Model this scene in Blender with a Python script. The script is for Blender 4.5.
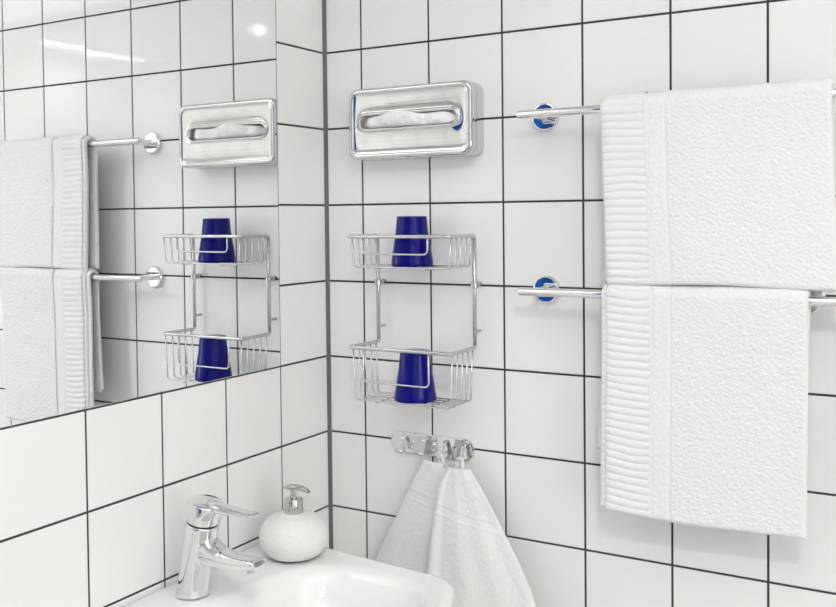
import bpy, bmesh, math, random
import numpy as np
from mathutils import Vector, Matrix

random.seed(7)
rng = np.random.default_rng(7)
for o in list(bpy.data.objects):
    bpy.data.objects.remove(o)
scene = bpy.context.scene
COL = scene.collection

# ------------------------------------------------------------------ camera
F, CX, CY = 956.17, 418.0, 241.6            # focal length and principal point in pixels of 836x607
yaw, pitch, roll = -0.530967, -0.0265109, -0.0105076
CAM = Vector((1.11816, -1.54632, 1.476284))
fw = Vector((math.sin(yaw)*math.cos(pitch), math.cos(yaw)*math.cos(pitch), math.sin(pitch)))
r0 = Vector((math.cos(yaw), -math.sin(yaw), 0)); u0 = r0.cross(fw)
rr = math.cos(roll)*r0 + math.sin(roll)*u0
uu = -math.sin(roll)*r0 + math.cos(roll)*u0
cd = bpy.data.cameras.new('camera'); cam = bpy.data.objects.new('camera', cd); COL.objects.link(cam)
m = Matrix((rr, uu, -fw)).transposed().to_4x4(); m.translation = CAM
cam.matrix_world = m
cd.sensor_fit = 'HORIZONTAL'; cd.sensor_width = 36.0; cd.lens = F*36/836
cd.shift_x = 0.0; cd.shift_y = (CY-303.5)/836
cd.clip_start = 0.02
scene.camera = cam

# ------------------------------------------------------------------ world, exposure
w = bpy.data.worlds.new('world'); scene.world = w; w.use_nodes = True
w.node_tree.nodes['Background'].inputs[0].default_value = (1, 1, 1, 1)
w.node_tree.nodes['Background'].inputs[1].default_value = 0.3
vs = scene.view_settings
vs.view_transform = 'Standard'; vs.look = 'None'; vs.gamma = 1.0; vs.use_curve_mapping = False
vs.exposure = 0.84
FILL_PANEL, LAMP_SPOT, LAMP_STRIP, FILL_WINDOW = 1.10, 740.0, 5.0, 2.0     # emission strengths of lamps, added soft panels and added fill window

# ------------------------------------------------------------------ materials
def mat(name, col, rough=0.5, metal=0.0, spec=0.5, coat=0.0):
    m = bpy.data.materials.new(name); m.use_nodes = True
    b = m.node_tree.nodes['Principled BSDF']
    b.inputs['Base Color'].default_value = (*col, 1); b.inputs['Roughness'].default_value = rough
    b.inputs['Metallic'].default_value = metal; b.inputs['Specular IOR Level'].default_value = spec
    b.inputs['Coat Weight'].default_value = coat
    return m
def N(m, t, **kw):
    n = m.node_tree.nodes.new(t)
    for k, v in kw.items():
        if k in n.inputs.keys(): n.inputs[k].default_value = v
        else: setattr(n, k, v)
    return n
def L(m, a, b): m.node_tree.links.new(a, b)
def BS(m): return m.node_tree.nodes['Principled BSDF']
def bump(m, scale, strength, dist, detail=3.0):
    tc = N(m, 'ShaderNodeTexCoord'); nz = N(m, 'ShaderNodeTexNoise', Scale=scale, Detail=detail)
    L(m, tc.outputs['Object'], nz.inputs['Vector'])
    bp = N(m, 'ShaderNodeBump', Strength=strength, Distance=dist)
    L(m, nz.outputs['Fac'], bp.inputs['Height']); L(m, bp.outputs['Normal'], BS(m).inputs['Normal'])
    return nz
M = {}
M['tile'] = mat('white_glazed_tile', (0.88, 0.878, 0.87), 0.045)
bump(M['tile'], 14, 0.05, 0.004, 1.0)
M['grout'] = mat('dark_grout', (0.050, 0.049, 0.046), 0.9)
nz = bump(M['grout'], 600, 0.4, 0.0005)
M['silicone'] = mat('grey_silicone', (0.12, 0.12, 0.115), 0.45)
M['mirror'] = mat('mirror_silver', (0.93, 0.945, 0.94), 0.004, 1.0)
M['chrome'] = mat('chrome', (0.80, 0.80, 0.80), 0.035, 1.0)
M['chrome_dull'] = mat('satin_wire', (0.61, 0.61, 0.60), 0.26, 1.0)
M['steel'] = mat('polished_steel', (0.66, 0.66, 0.655), 0.05, 1.0)
M['nickel'] = mat('polished_nickel', (0.60, 0.585, 0.56), 0.08, 1.0)
M['dark'] = mat('gap_shade', (0.02, 0.02, 0.02), 0.6)  # near-black colour holding the shade of gaps and openings
M['ceramic'] = mat('white_ceramic', (0.90, 0.90, 0.895), 0.06, 0, 0.5, 0.3)
M['terry'] = mat('white_terry', (0.825, 0.825, 0.82), 0.95, 0, 0.1)
BS(M['terry']).inputs['Sheen Weight'].default_value = 0.25
bump(M['terry'], 900, 0.35, 0.001, 2.0)
M['weave'] = mat('white_weave', (0.83, 0.83, 0.825), 0.9, 0, 0.1)
bump(M['weave'], 1400, 0.25, 0.0006, 1.0)
M['tissue'] = mat('white_tissue', (0.90, 0.90, 0.90), 0.9, 0, 0.05)
# blue tumbler plastic: saturated, slightly see-through
mb = mat('blue_plastic', (0.0010, 0.0012, 0.24), 0.20, 0, 0.25)
BS(mb).inputs['Subsurface Weight'].default_value = 0.0
BS(mb).inputs['Transmission Weight'].default_value = 0.25
BS(mb).inputs['IOR'].default_value = 1.45
M['blue'] = mb
# stoneware: white with fine pale speckle
ms = mat('speckled_stoneware', (0.74, 0.735, 0.72), 0.6, 0, 0.3)
tc = N(ms, 'ShaderNodeTexCoord'); nz = N(ms, 'ShaderNodeTexNoise', Scale=420.0, Detail=4.0)
L(ms, tc.outputs['Object'], nz.inputs['Vector'])
cr = N(ms, 'ShaderNodeValToRGB'); L(ms, nz.outputs['Fac'], cr.inputs['Fac'])
cr.color_ramp.elements[0].position = 0.36; cr.color_ramp.elements[0].color = (0.77, 0.765, 0.75, 1)
cr.color_ramp.elements[1].position = 0.52; cr.color_ramp.elements[1].color = (0.84, 0.835, 0.82, 1)
L(ms, cr.outputs['Color'], BS(ms).inputs['Base Color'])
bp = N(ms, 'ShaderNodeBump', Strength=0.3, Distance=0.0006); L(ms, nz.outputs['Fac'], bp.inputs['Height'])
L(ms, bp.outputs['Normal'], BS(ms).inputs['Normal'])
M['stone'] = ms
M['plaster'] = mat('white_ceiling_paint', (0.86, 0.86, 0.85), 0.8); bump(M['plaster'], 120, 0.1, 0.001)
M['curtain'] = mat('blue_curtain', (0.012, 0.13, 0.52), 0.75, 0, 0.2); bump(M['curtain'], 300, 0.2, 0.001)
M['wood'] = mat('beige_door_paint', (0.62, 0.50, 0.40), 0.45); bump(M['wood'], 60, 0.1, 0.001)
def grid_tile(name, axes, col, mortar, size, rough):
    m = mat(name, col, rough)
    g = N(m, 'ShaderNodeNewGeometry'); s = N(m, 'ShaderNodeSeparateXYZ'); c = N(m, 'ShaderNodeCombineXYZ')
    L(m, g.outputs['Position'], s.inputs[0])
    L(m, s.outputs[axes[0]], c.inputs[0]); L(m, s.outputs[axes[1]], c.inputs[1])
    b = N(m, 'ShaderNodeTexBrick', offset=0.0, squash=1.0)
    for k, v in {'Scale': 1.0, 'Mortar Size': 0.0016, 'Mortar Smooth': 0.0, 'Brick Width': size, 'Row Height': size,
                 'Color1': (*col, 1), 'Color2': (*col, 1), 'Mortar': (*mortar, 1)}.items(): b.inputs[k].default_value = v
    L(m, c.outputs[0], b.inputs['Vector']); L(m, b.outputs['Color'], BS(m).inputs['Base Color'])
    return m
M['tile_yz'] = grid_tile('white_tile_field', (1, 2), (0.80, 0.80, 0.79), (0.06, 0.06, 0.055), 0.15, 0.1)
M['tile_xz'] = grid_tile('white_tile_field_b', (0, 2), (0.80, 0.80, 0.79), (0.06, 0.06, 0.055), 0.15, 0.1)
M['floor'] = grid_tile('grey_floor_tile', (0, 1), (0.62, 0.61, 0.59), (0.16, 0.16, 0.15), 0.1, 0.3)
def emit(name, col, s):
    m = mat(name, (0.9, 0.9, 0.9), 0.4); b = BS(m)
    b.inputs['Emission Color'].default_value = (*col, 1); b.inputs['Emission Strength'].default_value = s
    return m
M['em_fill_panel'] = emit('fill_diffuser', (1.0, 0.99, 0.975), FILL_PANEL)
M['em_spot'] = emit('lit_spot', (1.0, 0.985, 0.96), LAMP_SPOT)
M['em_fill_window'] = emit('glowing_fill_pane', (0.985, 0.99, 1.0), FILL_WINDOW)  # glowing pane of the added window, fills the room with light
M['em_strip'] = emit('lit_strip', (1.0, 0.985, 0.96), LAMP_STRIP)

# ------------------------------------------------------------------ helpers
def link(name, me, m, parent=None, loc=None, smooth=True, auto=None):
    o = bpy.data.objects.new(name, me); COL.objects.link(o)
    if m is not None and not me.materials: me.materials.append(m)
    if parent: o.parent = parent
    if loc is not None: o.location = loc
    if smooth:
        me.polygons.foreach_set('use_smooth', [True]*len(me.polygons))
        if auto is not None: me.set_sharp_from_angle(angle=math.radians(auto))
    return o
def mesh(verts, faces):
    me = bpy.data.meshes.new('mesh')
    me.from_pydata([tuple(v) for v in verts], [], [tuple(f) for f in faces]); me.update()
    return me
def from_bm(bm, recalc=True):
    if recalc: bmesh.ops.recalc_face_normals(bm, faces=bm.faces)
    me = bpy.data.meshes.new('mesh'); bm.to_mesh(me); bm.free(); return me
def tag(o, label, cat, group=None, kind=None):
    o['label'] = label; o['category'] = cat
    if group: o['group'] = group
    if kind: o['kind'] = kind
    return o
def thing(name, loc, label, cat, group=None):
    o = bpy.data.objects.new(name, None); COL.objects.link(o); o.location = loc
    o.empty_display_size = 0.02
    return tag(o, label, cat, group)
def loft(rings, cap0=False, cap1=False, closed=True):
    """rings: list of equal length point lists -> mesh"""
    v = []; f = []; n = len(rings[0])
    for R in rings: v += [tuple(p) for p in R]
    for i in range(len(rings)-1):
        for j in range(n if closed else n-1):
            k = (j+1) % n
            f.append((i*n+j, i*n+k, (i+1)*n+k, (i+1)*n+j))
    if cap0: f.append(tuple(range(n))[::-1])
    if cap1: f.append(tuple((len(rings)-1)*n+j for j in range(n)))
    bm = bmesh.new(); me = mesh(v, f); bm.from_mesh(me); bpy.data.meshes.remove(me)
    return from_bm(bm)
def lathe(profile, seg=48, axis='Z'):
    """profile (r, h); closed at both ends"""
    rings = []
    for r, h in profile:
        ring = []
        for j in range(seg):
            a = 2*math.pi*j/seg
            x, y = max(r, 1e-5)*math.cos(a), max(r, 1e-5)*math.sin(a)
            ring.append({'Z': (x, y, h), 'Y': (x, -h, y), 'X': (h, x, y)}[axis])
        rings.append(ring)
    return loft(rings, True, True)
def box(x0, x1, y0, y1, z0, z1, bev=0.0, seg=2):
    bm = bmesh.new(); bmesh.ops.create_cube(bm, size=1.0)
    for v in bm.verts:
        v.co = Vector(((x0+x1)/2+v.co.x*(x1-x0), (y0+y1)/2+v.co.y*(y1-y0), (z0+z1)/2+v.co.z*(z1-z0)))
    if bev: bmesh.ops.bevel(bm, geom=list(bm.edges), offset=bev, segments=seg, profile=0.5, affect='EDGES')
    return from_bm(bm)
def fillet(pts, r, n=5):
    """round the inner corners of a polyline"""
    P = [Vector(p) for p in pts]; out = [P[0]]
    for i in range(1, len(P)-1):
        a, b, c = P[i-1], P[i], P[i+1]
        d1 = (a-b); d2 = (c-b); rr_ = min(r, d1.length*0.49, d2.length*0.49)
        s, e = b+d1.normalized()*rr_, b+d2.normalized()*rr_
        for k in range(n+1):
            t = k/n; out.append(s*(1-t)**2+b*2*t*(1-t)+e*t*t)
    out.append(P[-1]); return out
def tube_rings(pts, rad, seg=10, closed=False, flat=None):
    P = [Vector(p) for p in pts]; n = len(P); rings = []
    up = None
    for i in range(n):
        if closed: t = (P[(i+1) % n]-P[i-1])
        else: t = P[min(i+1, n-1)]-P[max(i-1, 0)]
        t.normalize()
        if up is None:
            up = Vector((0, 0, 1)) if abs(t.z) < 0.9 else Vector((0, 1, 0))
        a = t.cross(up); a.normalize(); b = a.cross(t); b.normalize(); up = b
        R = rad[i] if isinstance(rad, (list, tuple)) else rad
        rings.append([P[i]+a*(math.cos(2*math.pi*k/seg)*R*(flat or 1))+b*(math.sin(2*math.pi*k/seg)*R) for k in range(seg)])
    return rings
def tube(pts, rad, seg=10, closed=False, flat=None):
    R = tube_rings(pts, rad, seg, closed, flat)
    if closed: return loft(R+[R[0]])
    return loft(R, True, True)
def rrect(cx, cz, w, h, r, n=32):
    """rounded rectangle in (x, z): 4*n points at even arc spacing starting at the middle of the right side"""
    pts = []
    hw, hh = w/2-r, h/2-r
    raw = []
    for (sx, sz, a0) in ((1, 1, 0), (-1, 1, 90), (-1, -1, 180), (1, -1, 270)):
        for k in range(13):
            a = math.radians(a0+90*k/12); raw.append((cx+sx*hw+r*math.cos(a), cz+sz*hh+r*math.sin(a)))
    raw = [(cx+w/2, cz)]+raw+[(cx+w/2, cz)]
    d = [0]
    for a, b in zip(raw, raw[1:]): d.append(d[-1]+math.dist(a, b))
    T = np.linspace(0, d[-1], 4*n, endpoint=False)
    X = np.interp(T, d, [p[0] for p in raw]); Z = np.interp(T, d, [p[1] for p in raw])
    return list(zip(X, Z))
def sm(a, b, x):
    t = min(1, max(0, (x-a)/(b-a))); return t*t*(3-2*t)

# ------------------------------------------------------------------ the room shell
T = 0.15; GAP = 0.0036
RX, RY, RZ = 3.3, -2.5, 2.4
OFF_R = 0.0866                                   # width of the cut column in the corner
tile_cache = {}
def tile_mesh(wd, ht):
    key = (round(wd, 4), round(ht, 4))
    if key not in tile_cache:
        # front towards +Z of the tile; rounded front edges
        b = 0.0011; th = 0.006
        rings = []
        for ins, z in ((0, -th), (0, -b), (0.3*b, -0.3*b), (b, 0)):
            x, y = wd/2-ins, ht/2-ins
            rings.append([(-x, -y, z), (x, -y, z), (x, y, z), (-x, y, z)])
        me = loft(rings, True, True); me.materials.append(M['tile'])
        tile_cache[key] = me
    return tile_cache[key]
def put_tile(parent, wd, ht, loc, rot):
    o = bpy.data.objects.new('tile', tile_mesh(wd, ht)); COL.objects.link(o)
    o.parent = parent; o.location = loc
    j = 0.0011
    o.rotation_euler = (rot @ Matrix.Rotation(random.uniform(-j, j), 3, 'X') @ Matrix.Rotation(random.uniform(-j, j), 3, 'Y')).to_euler()
ROT_R = Matrix(((1, 0, 0), (0, 0, -1), (0, 1, 0)))    # local z -> -y
ROT_L = Matrix(((0, 0, 1), (1, 0, 0), (0, 1, 0)))     # local z -> +x
def struct(name, me, m):
    o = link(name, me, m, smooth=False); o['kind'] = 'structure'; return o
wall_right = struct('wall_right', box(-0.12, RX+0.1, 0.0014, 0.12, 0, RZ), M['grout'])
wall_left = struct('wall_left', box(-0.12, -0.0014, RY-0.1, 0.0014, 0, RZ), M['grout'])
struct('wall_rear', box(-0.12, RX+0.1, RY-0.1, RY, 0, RZ), M['tile_xz'])
WY0, WY1, WZ0, WZ1 = -2.30, -1.00, 0.80, 1.84      # opening for the added fill window in the opposite wall
bmw = bmesh.new()
for bx in ((RY, WY0, 0, RZ), (WY1, 0.0014, 0, RZ), (WY0, WY1, 0, WZ0), (WY0, WY1, WZ1, RZ)):
    tmp = box(RX, RX+0.1, *bx); bmw.from_mesh(tmp); bpy.data.meshes.remove(tmp)
struct('wall_opposite', from_bm(bmw), M['tile_yz'])
win = bpy.data.objects.new('fill_window_1', None); COL.objects.link(win); win.location = (RX, (WY0+WY1)/2, WZ0); win['kind'] = 'structure'  # unseen window, added as a soft side fill
win['label'] = 'glowing frosted window added for fill light in the far wall'
hw_, hh_ = (WY1-WY0)/2, WZ1-WZ0
for bx in ((-hw_, -hw_+.05, 0, hh_), (hw_-.05, hw_, 0, hh_), (-hw_+.05, hw_-.05, 0, .05), (-hw_+.05, hw_-.05, hh_-.05, hh_), (-.025, .025, .05, hh_-.05)):
    link('fill_window_frame', box(0.02, 0.07, *bx), M['plaster'], win, smooth=False)
for a, b in ((-hw_+.05, -.025), (.025, hw_-.05)):
    link('fill_window_pane', box(0.04, 0.046, a, b, .05, hh_-.05), M['em_fill_window'], win, smooth=False)
struct('floor', box(-0.12, RX+0.1, RY-0.1, 0.12, -0.08, 0), M['floor'])
struct('ceiling', box(-0.12, RX+0.1, RY-0.1, 0.12, RZ, RZ+0.08), M['plaster'])
# tiles on the right wall: 15 columns as single tiles, the far remainder (never in view) joined
cols = [(0.004, OFF_R-GAP/2)]+[(OFF_R+k*T+GAP/2, OFF_R+(k+1)*T-GAP/2) for k in range(21)]
far = bmesh.new()
for ci, (a, b) in enumerate(cols):
    for r in range(16):
        z0, z1 = r*T+GAP/2, (r+1)*T-GAP/2
        if ci < 16: put_tile(wall_right, b-a, z1-z0, ((a+b)/2, 0, (z0+z1)/2), ROT_R)
        else:
            tmp = tile_mesh(b-a, z1-z0).copy(); tmp.transform(Matrix.Translation(((a+b)/2, 0, (z0+z1)/2)) @ ROT_R.to_4x4())
            far.from_mesh(tmp); bpy.data.meshes.remove(tmp)
fo = link('tile_field', from_bm(far), M['tile'], wall_right, smooth=False); fo['kind'] = 'stuff'
# tiles on the left wall leave out the inset mirror
MY0, MY1, MZ0, MZ1 = -1.20, -0.15, 1.20, 2.10
for k in range(16):
    a, b = -(k+1)*T+GAP/2, -k*T-(GAP/2 if k else 0.004)
    for r in range(16):
        z0, z1 = r*T+GAP/2, (r+1)*T-GAP/2
        if MY0 < (a+b)/2 < MY1 and MZ0 < (z0+z1)/2 < MZ1: continue
        put_tile(wall_left, b-a, z1-z0, (0, (a+b)/2, (z0+z1)/2), ROT_L)
# silicone bead in the corner
pr = [(0.0, -0.0062), (0.0022, -0.0042), (0.0042, -0.0022), (0.0062, 0.0), (0.0062, 0.003), (-0.003, 0.003), (-0.003, -0.0062)]
cj = struct('trim_1', loft([[(x, y, z) for x, y in pr] for z in (0.0, RZ)], True, True), M['silicone'])
# unseen beige door added in the opposite wall for warm bounce
dr = thing('bounce_door_1', (RX, -0.50, 0), 'plain beige door with lever handle added for warm bounce in the far wall', 'door')
dr['kind'] = 'structure'
link('door_leaf', box(-0.035, -0.004, -0.42, 0.42, 0.01, 2.05, 0.002), M['wood'], dr, smooth=False)
for nm, bx in (('door_frame', (-0.03, 0, -0.49, -0.423, 0, 2.12)), ('door_frame', (-0.03, 0, 0.423, 0.49, 0, 2.12)), ('door_frame', (-0.03, 0, -0.423, 0.423, 2.053, 2.12))):
    link(nm, box(*bx, 0.002), M['plaster'], dr, smooth=False)
link('door_handle', tube(fillet([(-0.036, 0.36, 1.02), (-0.085, 0.36, 1.02), (-0.085, 0.24, 1.02)], 0.015), 0.009), M['chrome'], dr)

# ------------------------------------------------------------------ ceiling lamps
def downlight(x, y, r, em, label, depth=0.012):
    t = thing('ceiling_downlight', (x, y, RZ), label, 'lamp', 'ceiling lamps')
    link('lamp_ring', lathe([(r, 0), (r+0.022, 0), (r+0.022, -0.004), (r+0.014, -depth), (r, -depth), (r-0.001, -0.003)], 40), M['chrome'], t, auto=40)
    link('lamp_diffuser', lathe([(0.0, -0.002), (r-0.0015, -0.002), (r-0.0015, -depth+0.003), (0.0, -depth+0.002)], 40), em, t)
    return t
downlight(1.87, -2.05, 0.022, M['em_spot'], 'small round ceiling spot in the middle of the rear row')
downlight(3.08, -2.07, 0.022, M['em_spot'], 'small round ceiling spot in the corner by the added window')
downlight(1.35, -1.70, 0.034, M['em_spot'], 'largest round ceiling spot added for frontal fill light')  # added fill spot behind the camera, lights the wall from the front
def panel(x, y, w, d, label):  # large panels added for soft light, in place of small lamps
    t = thing('ceiling_fill_panel', (x, y, RZ), label, 'lamp', 'added flat ceiling fill panels')
    for bx in ((-w/2-.02, -w/2, -d/2-.02, d/2+.02), (w/2, w/2+.02, -d/2-.02, d/2+.02), (-w/2, w/2, -d/2-.02, -d/2), (-w/2, w/2, d/2, d/2+.02)):
        link('panel_frame', box(*bx, -0.02, 0), M['plaster'], t, smooth=False)
    link('panel_diffuser', box(-w/2, w/2, -d/2, d/2, -0.016, -0.006), M['em_fill_panel'], t, smooth=False)
panel(0.85, -1.12, 1.3, 0.80, 'wide ceiling panel added for soft light above the washbasin')
panel(2.30, -1.00, 1.2, 0.60, 'wide ceiling panel added for soft light beside the beige door')
st = thing('strip_lamp', (2.93, -1.95, RZ), 'long narrow strip lamp on the ceiling by the far wall', 'lamp')
link('lamp_housing', box(-0.02, 0.02, -0.40, 0.32, -0.03, 0, 0.004), M['plaster'], st, smooth=False)
link('lamp_diffuser', box(-0.013, 0.013, -0.38, 0.30, -0.042, -0.0305, 0.004), M['em_strip'], st, smooth=False)

# ------------------------------------------------------------------ mirror (inset flush with the tiles)
mi = link('mirror', box(-0.0055, 0.0004, MY0+0.0012, MY1-0.0012, MZ0+0.0012, MZ1-0.0012, 0.0010, 2), M['mirror'], smooth=False)
tag(mi, 'frameless wall mirror set flush into the white tiles above the washbasin', 'mirror')

# ------------------------------------------------------------------ shower curtain at the rear of the room
nx, nz_ = 160, 12; v = []; f = []
for side in (0, 1):
    for i in range(nx+1):
        x = 0.34+0.46*i/nx
        for k in range(nz_+1):
            z = 0.30+1.78*k/nz_
            y = -2.38+0.030*math.sin(x*62)+0.012*math.sin(x*23+1)*(1.4-k/nz_)+0.0015*side
            v.append((x, y, z))
    o_ = side*(nx+1)*(nz_+1)
    for i in range(nx):
        for k in range(nz_):
            a = o_+i*(nz_+1)+k; q = (a, a+nz_+1, a+nz_+2, a+1); f.append(q if side else q[::-1])
tag(link('shower_curtain', mesh(v, f), M['curtain']), 'blue pleated shower curtain hanging by the rear wall', 'curtain')
cr_ = thing('curtain_rod', (0, -2.38, 2.10), 'straight chrome rod carrying the blue shower curtain', 'curtain rod')
link('rod', tube([(0.001, 0, 0), (1.3, 0, 0)], 0.011, 14), M['chrome'], cr_)
link('rod_flange', lathe([(0.0, 0.0), (0.028, 0.0), (0.028, 0.008), (0.012, 0.012), (0, 0.012)], 24, 'X'), M['chrome'], cr_, auto=40)
link('support', tube([(1.29, 0, 0), (1.29, 0, RZ-2.10)], 0.007, 10), M['chrome'], cr_)

# ------------------------------------------------------------------ washbasin on the left wall
BZ = 0.893; BC = (0.235, -0.455)
def outline():
    half = [(0.0, 0.285), (0.03, 0.284), (0.374, 0.2525), (0.406, 0.229), (0.434, 0.15), (0.452, 0.08), (0.455, 0.0)]
    P = [Vector((x, y, 0)) for x, y in half]
    right = fillet(P, 0.032, 6)
    return [(p.x, p.y) for p in right]+[(p.x, -p.y) for p in reversed(right[:-1])]
OUT = outline()
def ray_out(ang):
    d = (math.cos(ang), math.sin(ang)); best = None
    n = len(OUT)
    for i in range(n):
        ax, ay = OUT[i]; bx_, by_ = OUT[(i+1) % n]
        ax -= BC[0]; bx_ -= BC[0]
        ex, ey = bx_-ax, by_-ay
        den = d[0]*ey-d[1]*ex
        if abs(den) < 1e-12: continue
        t = (ax*ey-ay*ex)/den; s = (ax*d[1]-ay*d[0])/den
        if t > 0 and -1e-9 <= s <= 1+1e-9 and (best is None or t < best): best = t
    return best
NA = 200
angs = [2*math.pi*i/NA for i in range(NA)]
ro = [ray_out(a) for a in angs]
def bowl_r(a, sx, sy, n=2.6):
    return 1/((abs(math.cos(a))/sx)**n+(abs(math.sin(a))/sy)**n)**(1/n)
BOFF = 0.03                                     # bowl centre shifted towards the front
rb = []
for a in angs: rb.append(bowl_r(a, 0.155, 0.225))
def ring_outer(ins, z, scale=1.0):
    return [(BC[0]+math.cos(a)*(r-ins)*scale-(1-scale)*0.235*0, BC[1]+math.sin(a)*(r-ins)*scale, z) for a, r in zip(angs, ro)]
def ring_bowl(s, z):
    return [(BC[0]+BOFF+math.cos(a)*r*s, BC[1]+math.sin(a)*r*s, z) for a, r in zip(angs, rb)]
rings = []
def under(scale, z):                            # underside shrinks towards the wall
    return [(max(0.0002, (BC[0]+math.cos(a)*r)*scale), BC[1]+math.sin(a)*r*(0.35+0.65*scale), z) for a, r in zip(angs, ro)]
rings.append(under(0.42, BZ-0.19)); rings.append(under(0.62, BZ-0.175)); rings.append(under(0.82, BZ-0.12)); rings.append(under(0.95, BZ-0.075)); rings.append(under(0.985, BZ-0.05))
for ins, dz in ((0.002, -0.030), (0.0, -0.018), (0.0008, -0.0085), (0.0035, -0.0030), (0.008, -0.0004), (0.014, 0.0)):
    rings.append([(max(0.0002, p[0]), p[1], p[2]) for p in ring_outer(ins, BZ+dz)])
deck0 = ring_outer(0.014, BZ)
for t in (0.35, 0.7):
    rings.append([tuple(a_*(1-t)+b_*t for a_, b_ in zip(p, q)) for p, q in zip(deck0, ring_bowl(1.05, BZ-0.003))])
for s, dz in ((1.05, -0.003), (1.02, -0.0042), (0.99, -0.0072), (0.96, -0.013), (0.93, -0.022), (0.88, -0.042), (0.80, -0.068), (0.68, -0.090), (0.5, -0.106), (0.3, -0.114), (0.1, -0.118)):
    rings.append(ring_bowl(s, BZ+dz))
basin = thing('washbasin', (0, -0.455, 0.70), 'white ceramic washbasin mounted under the mirror in the corner', 'washbasin')
def rel(me, o):
    me.transform(Matrix.Translation(-Vector(o.location))); return me
link('basin_bowl', rel(loft(rings, True, True), basin), M['ceramic'], basin)
link('drain', lathe([(0.0, 0.0), (0.022, 0.0), (0.021, 0.004), (0.0, 0.006)], 32), M['chrome'], basin, Vector((BC[0]+BOFF, -0.455, BZ-0.1185))-basin.location)

# ------------------------------------------------------------------ faucet
TX, TY = 0.064, -0.455
fau = thing('faucet', (TX, TY, BZ), 'chrome single-lever mixer faucet at the back of the washbasin', 'faucet')
def ell(cx, cz, rx, ry, tilt=0.0, n=40):
    out = []
    for j in range(n):
        a = 2*math.pi*j/n; x = rx*math.cos(a); y = ry*math.sin(a)
        out.append((cx+x*math.cos(tilt), y, cz-x*math.sin(tilt)))
    return out
LEAN = math.radians(12)
bodyp = [(0.0, 0.0, .0275, .0275), (0.001, 0.004, .027, .027), (0.004, 0.02, .0258, .0258), (0.0085, 0.045, .0248, .0248), (0.0135, 0.07, .0248, .0248), (0.019, 0.095, .0258, .0258), (0.0225, 0.1155, .0266, .0266)]
body = loft([ell(x, z, rx, ry, LEAN*min(1, z/0.05)) for x, z, rx, ry in bodyp], True, True)
# spout: rounded flat sections from the body out over the bowl
sp = []
def sec(x, z, hw, hh, tilt, n=28):
    out = []
    for j in range(n):
        a = 2*math.pi*j/n; c, s = math.cos(a), math.sin(a)
        y = hw*math.copysign(abs(c)**0.7, c); q = hh*math.copysign(abs(s)**0.7, s)
        out.append((x+q*math.sin(tilt), y, z+q*math.cos(tilt)))
    return out
for x, z, hw, hh, ti in ((0.006, 0.072, .019, .030, 0.55), (0.026, 0.0745, .020, .027, 0.50), (0.043, 0.0690, .0198, .0195, 0.36), (0.062, 0.0655, .019, .0142, 0.16), (0.085, 0.0655, .0182, .0112, 0.02), (0.108, 0.0670, .0174, .0096, -0.05), (0.127, 0.0690, .0166, .0080, -0.25), (0.134, 0.0705, .0150, .0058, -0.45)):
    sp.append(sec(x, z, hw, hh, ti))
spm = loft(sp, True, True)
bm = bmesh.new(); bm.from_mesh(body); bm.from_mesh(spm)
bpy.data.meshes.remove(body); bpy.data.meshes.remove(spm)
fb = link('faucet_body', from_bm(bm), M['chrome'], fau)
md = fb.modifiers.new('remesh', 'REMESH'); md.mode = 'VOXEL'; md.voxel_size = 0.0011; md.use_smooth_shade = True
md = fb.modifiers.new('smooth', 'SMOOTH'); md.factor = 0.5; md.iterations = 22
link('aerator', lathe([(0.0, 0.0), (0.009, 0.0), (0.0105, 0.0015), (0.0105, 0.012), (0.0, 0.012)], 28), M['chrome'], fau, (0.113, 0, 0.0528), auto=40)
hc = Vector((0.0230, 0, 0.1175))
rot = Matrix.Rotation(LEAN, 4, 'Y')
gap = lathe([(0.0, -0.004), (0.0242, -0.004), (0.0242, 0.002), (0.0, 0.002)], 40); gap.transform(rot)
link('shadow_gap', gap, M['dark'], fau, hc)
hd = lathe([(0.0, 0.0008), (0.0255, 0.0008), (0.0266, 0.0020), (0.0274, 0.015), (0.0274, 0.0285), (0.0269, 0.0303), (0.0258, 0.0312), (0.012, 0.0324), (0.0, 0.0328)], 56)
hd.transform(rot)
link('lever_cap', hd, M['chrome'], fau, hc, auto=40)
lv = []
for x, z, hw, hh in ((0.040, 0.1405, .0140, .0080), (0.050, 0.1400, .0146, .0074), (0.062, 0.1385, .0148, .0056), (0.080, 0.1365, .0144, .0040), (0.098, 0.1350, .0142, .0030), (0.110, 0.1345, .0134, .0024), (0.1155, 0.1343, .0105, .0016)):
    lv.append(sec(x, z, hw, hh, 0.12))
lvm = loft(lv, True, True)
lvm.transform(Matrix.Translation(hc) @ Matrix.Rotation(math.radians(12), 4, 'Z') @ Matrix.Translation(-hc))
link('lever', lvm, M['chrome'], fau)

# ------------------------------------------------------------------ soap dispenser
sd = thing('soap_dispenser', (0.098, -0.243, BZ-0.0004), 'round white speckled soap dispenser with chrome pump on the washbasin', 'soap dispenser')
prof = [(0.0, 0.003), (0.037, 0.003), (0.040, 0.0036)]
for k in range(0, 21):
    a = math.radians(-50+k*(50+60)/20)
    prof.append((0.0600*math.cos(a)**0.72, 0.0345+0.0405*math.sin(a)))
prof += [(0.030, 0.0713), (0.0175, 0.0735), (0.0165, 0.0745), (0.0, 0.0748)]
link('bottle', lathe(prof, 72), M['stone'], sd)
link('shaded_foot', lathe([(0.0, 0.0), (0.036, 0.0), (0.037, 0.0032), (0.0, 0.0032)], 48), M['dark'], sd)  # recessed foot, the gap shadow under the bottle put into its colour
link('collar', lathe([(0.0, 0.0715), (0.0158, 0.0715), (0.0164, 0.0730), (0.0164, 0.0970), (0.0152, 0.0990), (0.007, 0.0992), (0.0, 0.0992)], 48), M['nickel'], sd, auto=40)
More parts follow.
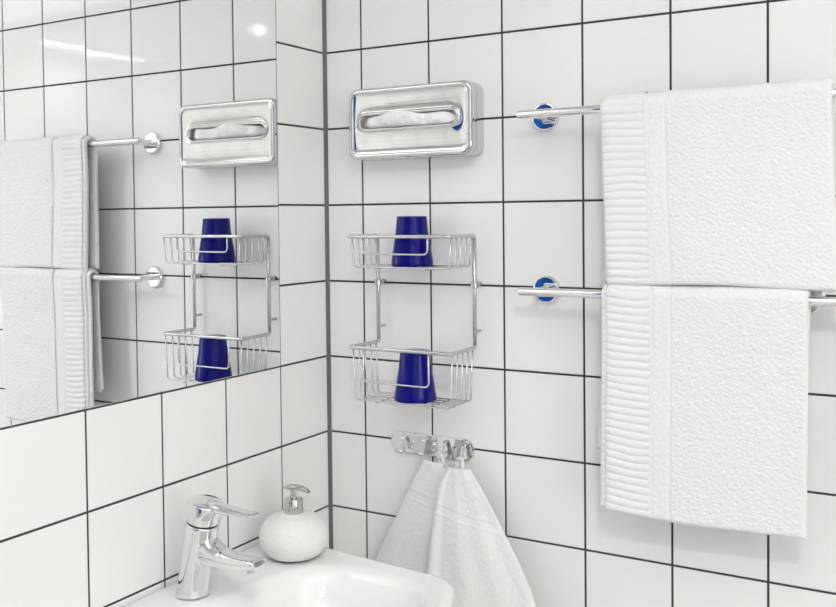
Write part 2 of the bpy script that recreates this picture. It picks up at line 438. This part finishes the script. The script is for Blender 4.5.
link('pump_stem', lathe([(0.0, 0.0975), (0.0060, 0.0975), (0.0052, 0.1085), (0.0062, 0.1175), (0.0, 0.1175)], 28), M['nickel'], sd, auto=50)
nzl = []
for x, z, hw, hh in ((-0.0195, 0.1290, .004, .0012), (-0.017, 0.1292, .0075, .0024), (-0.008, 0.1305, .0085, .0042), (0.004, 0.1312, .0085, .0046), (0.016, 0.1300, .0070, .0040), (0.025, 0.1275, .0052, .0034), (0.0295, 0.1258, .0042, .0031)):
    nzl.append(sec(x, z-0.0125, hw, hh, 0.25 if x > 0.01 else 0.0))
nm_ = loft(nzl, True, True); nm_.transform(Matrix.Rotation(math.radians(8), 4, 'Z'))
nozzle = link('pump_head', nm_, M['nickel'], sd)
link('nozzle_opening', lathe([(0.0, 0.0), (0.0022, 0.0), (0.0022, 0.0012), (0.0, 0.0012)], 14, 'X'), M['dark'], nozzle, (0.0290, 0.0041, 0.1131))

# ------------------------------------------------------------------ tissue dispenser
td = thing('tissue_dispenser', (0.2190, 0, 1.6495), 'polished chrome tissue box mounted on the tiles above the wire shelf', 'tissue dispenser')
W_, H_ = 0.2620, 0.1325
def R3(inset, d, r):
    return [(x, -d, z) for x, z in rrect(0, 0, W_-2*inset, H_-2*inset, r)]
case = [R3(0.0, 0.0002, .017), R3(0.0, 0.036, .017), R3(0.0008, 0.0375, .017)]
link('case', loft(case, True, False), M['steel'], td, auto=40)
SX, SZ, SW, SH = -0.0015, 0.003, 0.207, 0.027
def S3(off, d):
    return [(x, -d, z) for x, z in rrect(SX, SZ, SW+2*off, SH+2*off, SH/2+off-0.0005)]
front = [R3(0.0012, 0.0368, .017), R3(0.0, 0.0385, .017), R3(0.0002, 0.0435, .017), R3(0.0012, 0.0465, .0165), R3(0.0030, 0.0482, .0155), R3(0.0058, 0.0489, .0140), R3(0.0088, 0.0486, .0125), R3(0.0100, 0.0474, .0118), R3(0.0112, 0.0468, .0110)]
a_, b_ = front[-1], S3(0.006, 0.0468)
for t in (0.25, 0.5, 0.75):
    front.append([(p[0]*(1-t)+q[0]*t, -0.0468+0.0008*math.sin(math.pi*t), p[2]*(1-t)+q[2]*t) for p, q in zip(a_, b_)])
front += [b_, S3(0.0045, 0.0472), S3(0.0030, 0.0490), S3(0.0012, 0.0500), S3(-0.0005, 0.0494), S3(-0.0015, 0.0475), S3(-0.0018, 0.0400), S3(-0.0018, 0.0340)]
cover = link('front_cover', loft(front), M['steel'], td)
link('slot_floor', loft([[(x, -0.0335, z) for x, z in rrect(SX, SZ, SW+0.004, SH+0.004, SH/2)], [(x, -0.031, z) for x, z in rrect(SX, SZ, SW+0.004, SH+0.004, SH/2)]], True, True), M['tissue'], td)
# tissue pulled part way out of the slot
v = []; f = []; nu, nv = 90, 26
from mathutils import noise
for side in (0, 1):
    for i in range(nu+1):
        u = i/nu; x = SX-0.098+0.196*u
        prot = 0.006+0.024*math.exp(-((u-0.40)/0.22)**2)+0.004*math.exp(-((u-0.86)/0.08)**2)-0.004*math.exp(-((u-0.70)/0.04)**2)
        up_ = 0.0010+0.0120*math.exp(-((u-0.42)/0.19)**2)+0.003*math.exp(-((u-0.86)/0.1)**2)
        end = min(1, 12*u, 12*(1-u))
        for k in range(nv+1):
            t = k/nv; a = math.pi*(t-0.5)                     # bulge from below the slot middle to above
            c = math.cos(a)
            nn = noise.noise(Vector((x*55, t*2.2, 3)))*0.0030+noise.noise(Vector((x*150, t*5, 9)))*0.0016
            hgt = 0.0102*end**0.5
            y = -0.036-(0.011+prot*0.55)*max(0, c)**0.40*end+nn*max(0, c)
            z = SZ-0.001+hgt*math.sin(a)+up_*math.sin(math.pi*min(1.0, t)**1.5)*end+nn*0.7*max(0, c)
            if side: y += 0.0008
            v.append((x, y, z))
    o_ = side*(nu+1)*(nv+1)
    for i in range(nu):
        for k in range(nv):
            q = (o_+i*(nv+1)+k, o_+(i+1)*(nv+1)+k, o_+(i+1)*(nv+1)+k+1, o_+i*(nv+1)+k+1); f.append(q[::-1] if side else q)
ti = link('tissue', mesh(v, f), M['tissue'], loc=td.location)
tag(ti, 'white paper tissue bulging from the slot of the chrome box', 'tissue')

# ------------------------------------------------------------------ wire shelf
SX0, SX1, SYF, SYB = 0.1330, 0.3385, -0.112, -0.020
ZU, ZL, FU, FL = 1.4405, 1.2390, 1.3835, 1.1415
ws = thing('wire_shelf', (0.2365, 0, 1.14), 'chrome wire shelf with two baskets hanging in the tiled corner', 'wire shelf')
o0 = Vector(ws.location)
def wire(name, pts, r, parent=ws, seg=8, flat=None, fil=0.0):
    P = fillet(pts, fil) if fil else [Vector(p) for p in pts]
    base = o0
    return link(name, tube([p-base for p in P], r, seg, False, flat), M['chrome_dull'], parent)
# posts run down the wall, and bend forward into the rims
for x in (SX0, SX1):
    wire('post', [(x, SYB, ZU-0.004), (x, SYB, ZL+0.004)], 0.0036, seg=10)
for zr, zf, dz in ((ZU, FU, 0.031), (ZL, FL, 0.0605)):
    bk = bpy.data.objects.new('basket', None); COL.objects.link(bk); bk.parent = ws; bk.empty_display_size = 0.02
    s = 1 if zr == ZL else -1
    rim = fillet([(SX0, SYB, zr+s*0.012), (SX0, SYB, zr), (SX0-0.0055, SYF, zr), (SX1, SYF, zr), (SX1, SYB, zr), (SX1, SYB, zr+s*0.012)], 0.008, 5)
    wire('rim', rim, 0.0035, bk, 10)
    for i in range(5):
        y = SYF+0.006+(SYB-0.010-SYF-0.006)*i/4
        wire('side_wire', [(SX0, y, zr), (SX0+0.004, y, zf+0.002), (SX1-0.004, y, zf+0.002), (SX1, y, zr)], 0.0016, bk, 6, fil=0.008)
    for x in (SX0+0.05, SX1-0.05):
        wire('cross_wire', [(x, SYF+0.003, zf-0.0006), (x, SYB-0.007, zf-0.0006)], 0.00135, bk, 6)
    wire('front_rail', [(0.160, SYF-0.0015, zr-0.001), (0.160, SYF-0.0015, zr-dz), (0.2955, SYF-0.0015, zr-dz), (0.2955, SYF-0.0015, zr-0.001)], 0.0017, bk, 8, fil=0.010)
for x in (SX0, SX1):
    for z, rr_, hh in ((1.352, 0.0070, 0.0115), (1.268, 0.0036, 0.0040)):
        c = lathe([(0.0, -hh/2), (rr_*0.8, -hh/2), (rr_, -hh/2+0.001), (rr_, hh/2-0.001), (rr_*0.8, hh/2), (0.0, hh/2)], 20)
        cl = link('clamp', c, M['chrome_dull'], ws, Vector((x, SYB, z))-o0, auto=40)
        link('wall_plug', lathe([(0.0, 0.0), (rr_*0.8, 0.0), (rr_*0.8, 0.0195), (0.0, 0.0195)], 16, 'Y'), M['chrome_dull'], cl, (0, -SYB, 0))

# ------------------------------------------------------------------ blue tumblers, upside down
def tumbler(loc, label):
    prof_o = [(0.0, 0.0890), (0.0258, 0.0890), (0.0270, 0.0882), (0.0274, 0.0865), (0.0284, 0.075), (0.0305, 0.055), (0.0336, 0.036), (0.0362, 0.020), (0.0378, 0.008), (0.0382, 0.0010), (0.0377, 0.0), (0.0364, 0.0006), (0.0360, 0.008), (0.0344, 0.020), (0.0318, 0.036), (0.0287, 0.055), (0.0266, 0.075), (0.0256, 0.084), (0.0, 0.0845)]
    rings = []
    seg = 64
    for r, h in prof_o:
        rings.append([(r*math.cos(2*math.pi*j/seg), r*math.sin(2*math.pi*j/seg), h) if r else (1e-5*math.cos(2*math.pi*j/seg), 1e-5*math.sin(2*math.pi*j/seg), h) for j in range(seg)])
    o = link('tumbler', loft(rings, True, True), M['blue'], loc=loc, auto=50)
    return tag(o, label, 'tumbler', 'blue tumblers on the wire shelf')
tumbler((0.234, -0.062, FU+0.0040), 'upturned cobalt blue tumbler in the upper shallow basket')
tumbler((0.2420, -0.069, FL+0.0040), 'upturned cobalt blue tumbler in the lower deep basket')

# ------------------------------------------------------------------ hook rail
hk = thing('hook_rail', (0.2375, 0, 1.0475), 'small chrome plate with four hooks below the wire shelf', 'hook rail')
HW, HH = 0.178, 0.040
def HR(ins, d): return [(x, -d, z) for x, z in rrect(0, 0, HW-2*ins, HH-2*ins, HH/2-ins-0.0004, 24)]
link('back_plate', loft([HR(0, 0.0002), HR(0, 0.0045), HR(0.0006, 0.0056), HR(0.0018, 0.006)], True, True), M['chrome'], hk, auto=8)
HKX = [-0.0565, -0.0115, 0.0315, 0.0725]
hook_path = fillet([(0, -0.0045, 0.012), (0, -0.0125, 0.0125), (0, -0.0235, -0.0165), (0, -0.0350, -0.0115), (0, -0.0385, -0.0055)], 0.005, 5)
def strip(path, w, th):
    rings = []
    P = [Vector(p) for p in path]
    for i in range(len(P)):
        t = (P[min(i+1, len(P)-1)]-P[max(i-1, 0)]).normalized(); n = Vector((0, -t.z, t.y))
        ring = []
        for k in range(12):
            a = 2*math.pi*(k+0.5)/12; c, s = math.cos(a), math.sin(a)
            ring.append(P[i]+Vector((w/2*math.copysign(abs(c)**0.35, c), 0, 0))+n*(th/2*math.copysign(abs(s)**0.6, s)))
        rings.append(ring)
    return loft(rings, True, True)
hmesh = strip(hook_path, 0.0085, 0.0030); hmesh.materials.append(M['chrome'])
for x in HKX: link('hook', hmesh, None, hk, (x, 0, 0))

# ------------------------------------------------------------------ terry noise
def fnoise(shape, cell, seed):
    """smooth random field of given shape with features of 'cell' samples"""
    g = np.random.default_rng(seed).standard_normal((int(shape[0]/cell)+3, int(shape[1]/cell)+3))
    xi = np.arange(shape[0])/cell; yi = np.arange(shape[1])/cell
    x0 = xi.astype(int); y0 = yi.astype(int); fx = (xi-x0)[:, None]; fy = (yi-y0)[None, :]
    fx = fx*fx*(3-2*fx); fy = fy*fy*(3-2*fy)
    A = g[np.ix_(x0, y0)]; B = g[np.ix_(x0+1, y0)]; C_ = g[np.ix_(x0, y0+1)]; D = g[np.ix_(x0+1, y0+1)]
    return (A*(1-fx)+B*fx)*(1-fy)+(C_*(1-fx)+D*fx)*fy
def grid_faces(nx, ns, base, flip):
    i, k = np.meshgrid(np.arange(nx-1), np.arange(ns-1), indexing='ij')
    a = base+i*ns+k
    q = np.stack([a, a+ns, a+ns+1, a+1], -1).reshape(-1, 4)
    return q[:, ::-1] if flip else q
def shell(mid, nor, ho, hi):
    """closed sheet: mid (nx,ns,3), normals, outer / inner half thickness (nx,ns)"""
    nx, ns = ho.shape
    V = np.concatenate([(mid+nor*ho[..., None]).reshape(-1, 3), (mid-nor*hi[..., None]).reshape(-1, 3)])
    Fq = np.concatenate([grid_faces(nx, ns, 0, False), grid_faces(nx, ns, nx*ns, True)])
    me = bpy.data.meshes.new('mesh')
    me.from_pydata(V.tolist(), [], Fq.tolist()); me.update()
    bm = bmesh.new(); bm.from_mesh(me)
    bnd = [v_ for v_ in bm.verts if v_.is_boundary]
    bmesh.ops.remove_doubles(bm, verts=bnd, dist=0.00015)
    bmesh.ops.recalc_face_normals(bm, faces=bm.faces)
    bm.to_mesh(me); bm.free(); return me
def edge_round(nx, ns, dx, ds, r, sides=(1, 1, 1, 1)):
    X = np.arange(nx)*dx; S = np.arange(ns)*ds
    def e(d): 
        t = np.clip(d/r, 0, 1); return np.sqrt(np.clip(1-(1-t)**2, 0, 1))
    a = np.ones(nx); b = np.ones(ns)
    if sides[0]: a = a*e(X)
    if sides[1]: a = a*e(X[-1]-X)
    if sides[2]: b = b*e(S)
    if sides[3]: b = b*e(S[-1]-S)
    return a[:, None]*b[None, :]

# ------------------------------------------------------------------ towel bars and bath towels
BARY = -0.065
def towel_bar(z, label):
    t = thing('towel_bar', (0.466, 0, z), label, 'towel bar', 'chrome towel bars on the tiled wall')
    r = 0.0072
    pts = [(0.0, -0.0205), (0.0045, -0.0205), (0.0065, -0.0197), (r, -0.0180), (r, 0.4885), (0.0065, 0.4902), (0.0045, 0.491), (0, 0.491)]
    link('bar', lathe([(a, b) for a, b in pts], 32, 'X'), M['chrome'], t, (0, BARY, 0), auto=60)
    for x in (0.005, 0.431):
        rs = link('rosette', lathe([(0.0, 0.0), (0.0240, 0.0), (0.0240, 0.0075), (0.0228, 0.0092), (0.0210, 0.0098), (0.0, 0.0098)], 56, 'Y'), M['chrome'], t, (x, 0, 0), auto=8)
        link('post', lathe([(0.0, 0.009), (0.0070, 0.009), (0.0064, 0.0115), (0.0064, -BARY-0.002), (0.0, -BARY-0.002)], 24, 'Y'), M['chrome'], rs, auto=40)
    return t
ZB1, ZB2 = 1.6455, 1.3470
towel_bar(ZB1, 'upper chrome towel bar with round wall rosettes on white tiles')
towel_bar(ZB2, 'lower chrome towel bar with round wall rosettes on white tiles')

def bath_towel(name_label, zb, x0, x1, zf, zback, xb, seed, border=0.072, strip_w=0.036, hem=0.0):
    """towel folded over a bar. x0..x1 front, zf / zback bottom of the front / back flap"""
    t = thing('bath_towel', ((x0+x1)/2, BARY, zb), name_label, 'towel', 'white bath towels on the bars')
    org = np.array([(x0+x1)/2, BARY, zb])
    th = 0.0062                                # half thickness of the folded cloth
    R = 0.0072+0.0018+th
    def build(xa, xe, dx, ds, offs, disp, xshift, half, sides, part, m, parent=t, zf_=zf, zb_=zback):
        Ri = R+offs
        Lb = zb-zb_; Lf = zb-zf_; Larc = math.pi*Ri
        ns = int((Lb+Lf+Larc)/ds)+1; nx = max(3, int(round((xe-xa)/dx))+1)
        S = np.linspace(0, Lb+Lf+Larc, ns); ds_ = S[1]-S[0]
        X = np.linspace(xa, xe, nx); dx_ = X[1]-X[0]
        ang = np.clip((S-Lb)/Ri, 0, math.pi)
        Y = Ri*np.cos(ang); Z = zb+Ri*np.sin(ang)
        Z = np.where(S < Lb, zb_+S, Z); Z = np.where(S > Lb+Larc, zb-(S-Lb-Larc), Z)
        ny = np.cos(ang); nz2 = np.sin(ang)
        drop = np.clip(zb-Z, 0, None)
        back = S < Lb
        mid = np.zeros((nx, ns, 3)); nor = np.zeros((nx, ns, 3))
        xs = np.where(back, xb*drop/max(Lb, 1e-6), 0)
        mid[..., 0] = X[:, None]+xs[None, :]+xshift(Z, drop)[None, :]
        sway = 0.0035*np.sin(X*11+seed)[:, None]*np.clip(drop/0.2, 0, 1)[None, :]*np.where(back, 0.5, 1)[None, :]
        pinch = 0.004*np.clip(drop/0.08, 0, 1)*np.where(back, -1, 1)      # flaps fall in against each other
        mid[..., 1] = BARY+Y[None, :]+pinch[None, :]+sway
        zw = 0.0022*np.sin(X*19+seed*2)[:, None]*np.clip(drop/0.25, 0, 1)[None, :]
        top = np.clip(1-drop/0.02, 0, 1)
        mid[..., 2] = Z[None, :]+zw+(0.0008*np.sin(X*34+seed)+0.0006*np.sin(X*71+2*seed))[:, None]*top[None, :]
        nor[..., 1] = ny[None, :]; nor[..., 2] = nz2[None, :]
        er = edge_round(nx, ns, dx_, ds_, half*1.3, sides)
        d = disp(X, S, Z, nx, ns)
        ho = (half+d)*er; hi = half*er
        me = shell(mid-org, nor, ho, hi)
        return link(part, me, m, parent)
    def terry(amp=1.0):
        def g(X, S, Z, nx, ns):
            a = fnoise((nx, ns), 1.6, seed)*0.00046+fnoise((nx, ns), 3.0, seed+1)*0.00016+fnoise((nx, ns), 22, seed+2)*0.00015
            return np.clip(a, -0.0018, 0.0018)*amp
        return g
    def ribs(pitch, depth, ph):
        def g(X, S, Z, nx, ns):
            wv = 0.0022*np.sin(X*38+seed)[:, None]+fnoise((nx, ns), 22, seed+5)*0.0009
            p = ((S[None, :]+wv)/pitch+ph) % 1.0
            prof_ = np.sqrt(np.clip(1-(2*p-1)**2, 0, 1))            # round cords with sharp valleys between
            return depth*(prof_-0.75)+fnoise((nx, ns), 2.0, seed+6)*0.00012
        return g
    def flat(X, S, Z, nx, ns):
        lines = -0.0009*np.exp(-((X-(x0+border+0.004))/0.0012)**2)-0.0012*np.exp(-((X-(x0+border+strip_w-0.004))/0.0014)**2)
        return lines[:, None]+fnoise((nx, ns), 2.2, seed+8)*0.00028-0.0006
    sh = lambda Z, drop: 0.006*np.clip(drop/0.28, 0, 1) if zb > 1.5 else -0.002*np.clip(drop/0.3, 0, 1)
    if zb > 1.5: xsh = lambda Z, drop: 0.009*np.clip(drop/0.28, 0, 1)**1.5
    else: xsh = lambda Z, drop: -0.003*np.clip(drop/0.3, 0, 1)
    build(x0+border+strip_w, x1, 0.0012, 0.0012, 0.0, terry(), xsh, th, (0, 1, 1, 1), 'terry_panel', M['terry'])
    build(x0+border-0.0005, x0+border+strip_w+0.0005, 0.0012, 0.0016, 0.0, flat, xsh, th-0.0004, (0, 0, 1, 1), 'flat_stripe', M['weave'])
    build(x0+0.010, x0+border, 0.0016, 0.0011, 0.0, ribs(0.0122, 0.0030, 0.2), xsh, th, (0, 0, 1, 1), 'ribbed_border', M['weave'])
    build(x0, x0+0.0105, 0.0012, 0.0011, 0.0, ribs(0.0122, 0.0020, 0.2), xsh, th-0.0014, (1, 0, 1, 1), 'hem', M['weave'])
    # the folded under layer showing beyond the hem
    build(x0-0.0085 if hem else x0+0.002, x0+0.05, 0.0018, 0.0013, -0.0030, ribs(0.0112, 0.0011, 0.6), xsh, 0.0030, (1, 1, 1, 1), 'under_layer', M['weave'], zf_=zf+0.004, zb_=zback+0.006)
    return t
bath_towel('white bath towel with ribbed border folded over the upper bar', ZB1, 0.5965, 0.9385, 1.3655, 1.367, -0.012, 3)
bath_towel('white bath towel with ribbed border folded over the lower bar', ZB2, 0.6040, 0.9070, 0.9975, 1.085, -0.012, 11, hem=1)

# ------------------------------------------------------------------ hand towels on the hooks
def hand_towel(hx, label, outl, y_top, y_low, folds, seed, bandz):
    """outl: list of (z, x_left, x_right); hangs from a loop on hook hx"""
    zt = outl[0][0]; zbm = outl[-1][0]
    t = thing('hand_towel', (hx, -0.03, zt), label, 'towel', 'white hand towels on the hooks')
    org = np.array([hx, -0.03, zt])
    ds = 0.0017; ns = int((zt-zbm)/ds)+1; nx = 190
    Z = np.linspace(zt, zbm, ns)
    zz = [o[0] for o in outl][::-1]
    xl = np.interp(Z, zz, [o[1] for o in outl][::-1]); xr = np.interp(Z, zz, [o[2] for o in outl][::-1])
    k = np.ones(9)/9                                       # soften the outline's corners
    for _ in range(3):
        xl = np.convolve(np.pad(xl, 4, 'edge'), k, 'valid'); xr = np.convolve(np.pad(xr, 4, 'edge'), k, 'valid')
    U = np.linspace(0, 1, nx)
    fall = np.clip((zt-Z)/(zt-zbm), 0, 1)
    mid = np.zeros((nx, ns, 3)); nor = np.zeros((nx, ns, 3))
    Uw = U[:, None]+0.0*fall[None, :]
    mid[..., 0] = xl[None, :]*(1-Uw)+xr[None, :]*Uw
    fold = np.zeros((nx, ns))
    for (cen, wid, amp, d0) in folds:
        fold += amp*np.exp(-((Uw-cen)/wid)**2)*np.clip((fall[None, :]+d0), 0, 1)
    bulge = 0.012*np.sin(np.pi*Uw)*np.clip(fall*4, 0.5, 1)[None, :]
    mid[..., 1] = (y_top+(y_low-y_top)*np.clip(fall*1.6, 0, 1)[None, :])-fold-bulge
    mid[..., 2] = Z[None, :]+0.005*np.sin(Uw*6+seed)*np.clip(fall*3, 0, 1)[None, :]
    gx = np.gradient(mid, axis=0); gz = np.gradient(mid, axis=1)
    nor = np.cross(gx, gz); nor /= np.linalg.norm(nor, axis=2, keepdims=True)+1e-12
    if nor[nx//2, ns//2, 1] > 0: nor = -nor
    half = 0.0042
    er = edge_round(nx, ns, float(np.mean(xr-xl))/nx, ds, 0.006)
    d = np.clip(fnoise((nx, ns), 1.7, seed)*0.00030+fnoise((nx, ns), 3.2, seed+1)*0.00014+fnoise((nx, ns), 26, seed+2)*0.0005, -0.002, 0.002)
    # woven band across the cloth: flat stripe with two ridges
    zc = bandz[0]+bandz[1]*(Uw-0.5)
    q = (mid[..., 2]-zc)
    band = np.exp(-(q/0.007)**4)
    d = d*(1-0.85*band)-0.0007*band+0.0006*np.exp(-((q-0.0085)/0.0020)**2)+0.0005*np.exp(-((q+0.0085)/0.0020)**2)
    me = shell(mid-org, nor, (half+d)*er, half*er)
    link('cloth', me, M['terry'], t)
    # hanging loop over the hook
    hz = 1.0475-0.0150
    lp = fillet([(hx-0.0065, y_top-0.004, zt-0.012), (hx-0.0035, -0.0265, hz+0.001), (hx-0.001, -0.0275, hz+0.0058), (hx+0.0015, -0.0275, hz+0.0058), (hx+0.0040, -0.0265, hz+0.001), (hx+0.0075, y_top-0.004, zt-0.012)], 0.004, 5)
    link('loop', tube([Vector(p)-Vector(org) for p in lp], 0.0020, 8, flat=1.7), M['weave'], t)
    return t
h3, h4 = 0.2375+HKX[2], 0.2375+HKX[3]
hand_towel(h3, 'white hand towel on the third hook, half hidden behind its neighbour',
           [(1.0235, 0.232, 0.276), (1.006, 0.222, 0.288), (0.975, 0.204, 0.300), (0.93, 0.180, 0.312), (0.88, 0.154, 0.325), (0.835, 0.130, 0.335), (0.80, 0.112, 0.34), (0.77, 0.106, 0.34), (0.58, 0.106, 0.34)],
           -0.018, -0.018, [(0.15, 0.10, 0.008, 0.0), (0.45, 0.10, 0.006, 0.2), (0.75, 0.12, 0.006, 0.0)], 21, (0.950, -0.02))
hand_towel(h4, 'white hand towel on the fourth hook, in front of its neighbour',
           [(1.0225, 0.296, 0.330), (1.012, 0.288, 0.342), (0.985, 0.276, 0.362), (0.95, 0.270, 0.386), (0.915, 0.266, 0.409), (0.87, 0.262, 0.438), (0.832, 0.260, 0.461), (0.812, 0.258, 0.469), (0.79, 0.256, 0.472), (0.58, 0.25, 0.470)],
           -0.034, -0.066, [(0.05, 0.06, 0.010, 0.3), (0.40, 0.10, 0.007, 0.1), (0.72, 0.10, 0.006, 0.1), (0.95, 0.05, 0.005, 0.0)], 33, (0.938, -0.02))
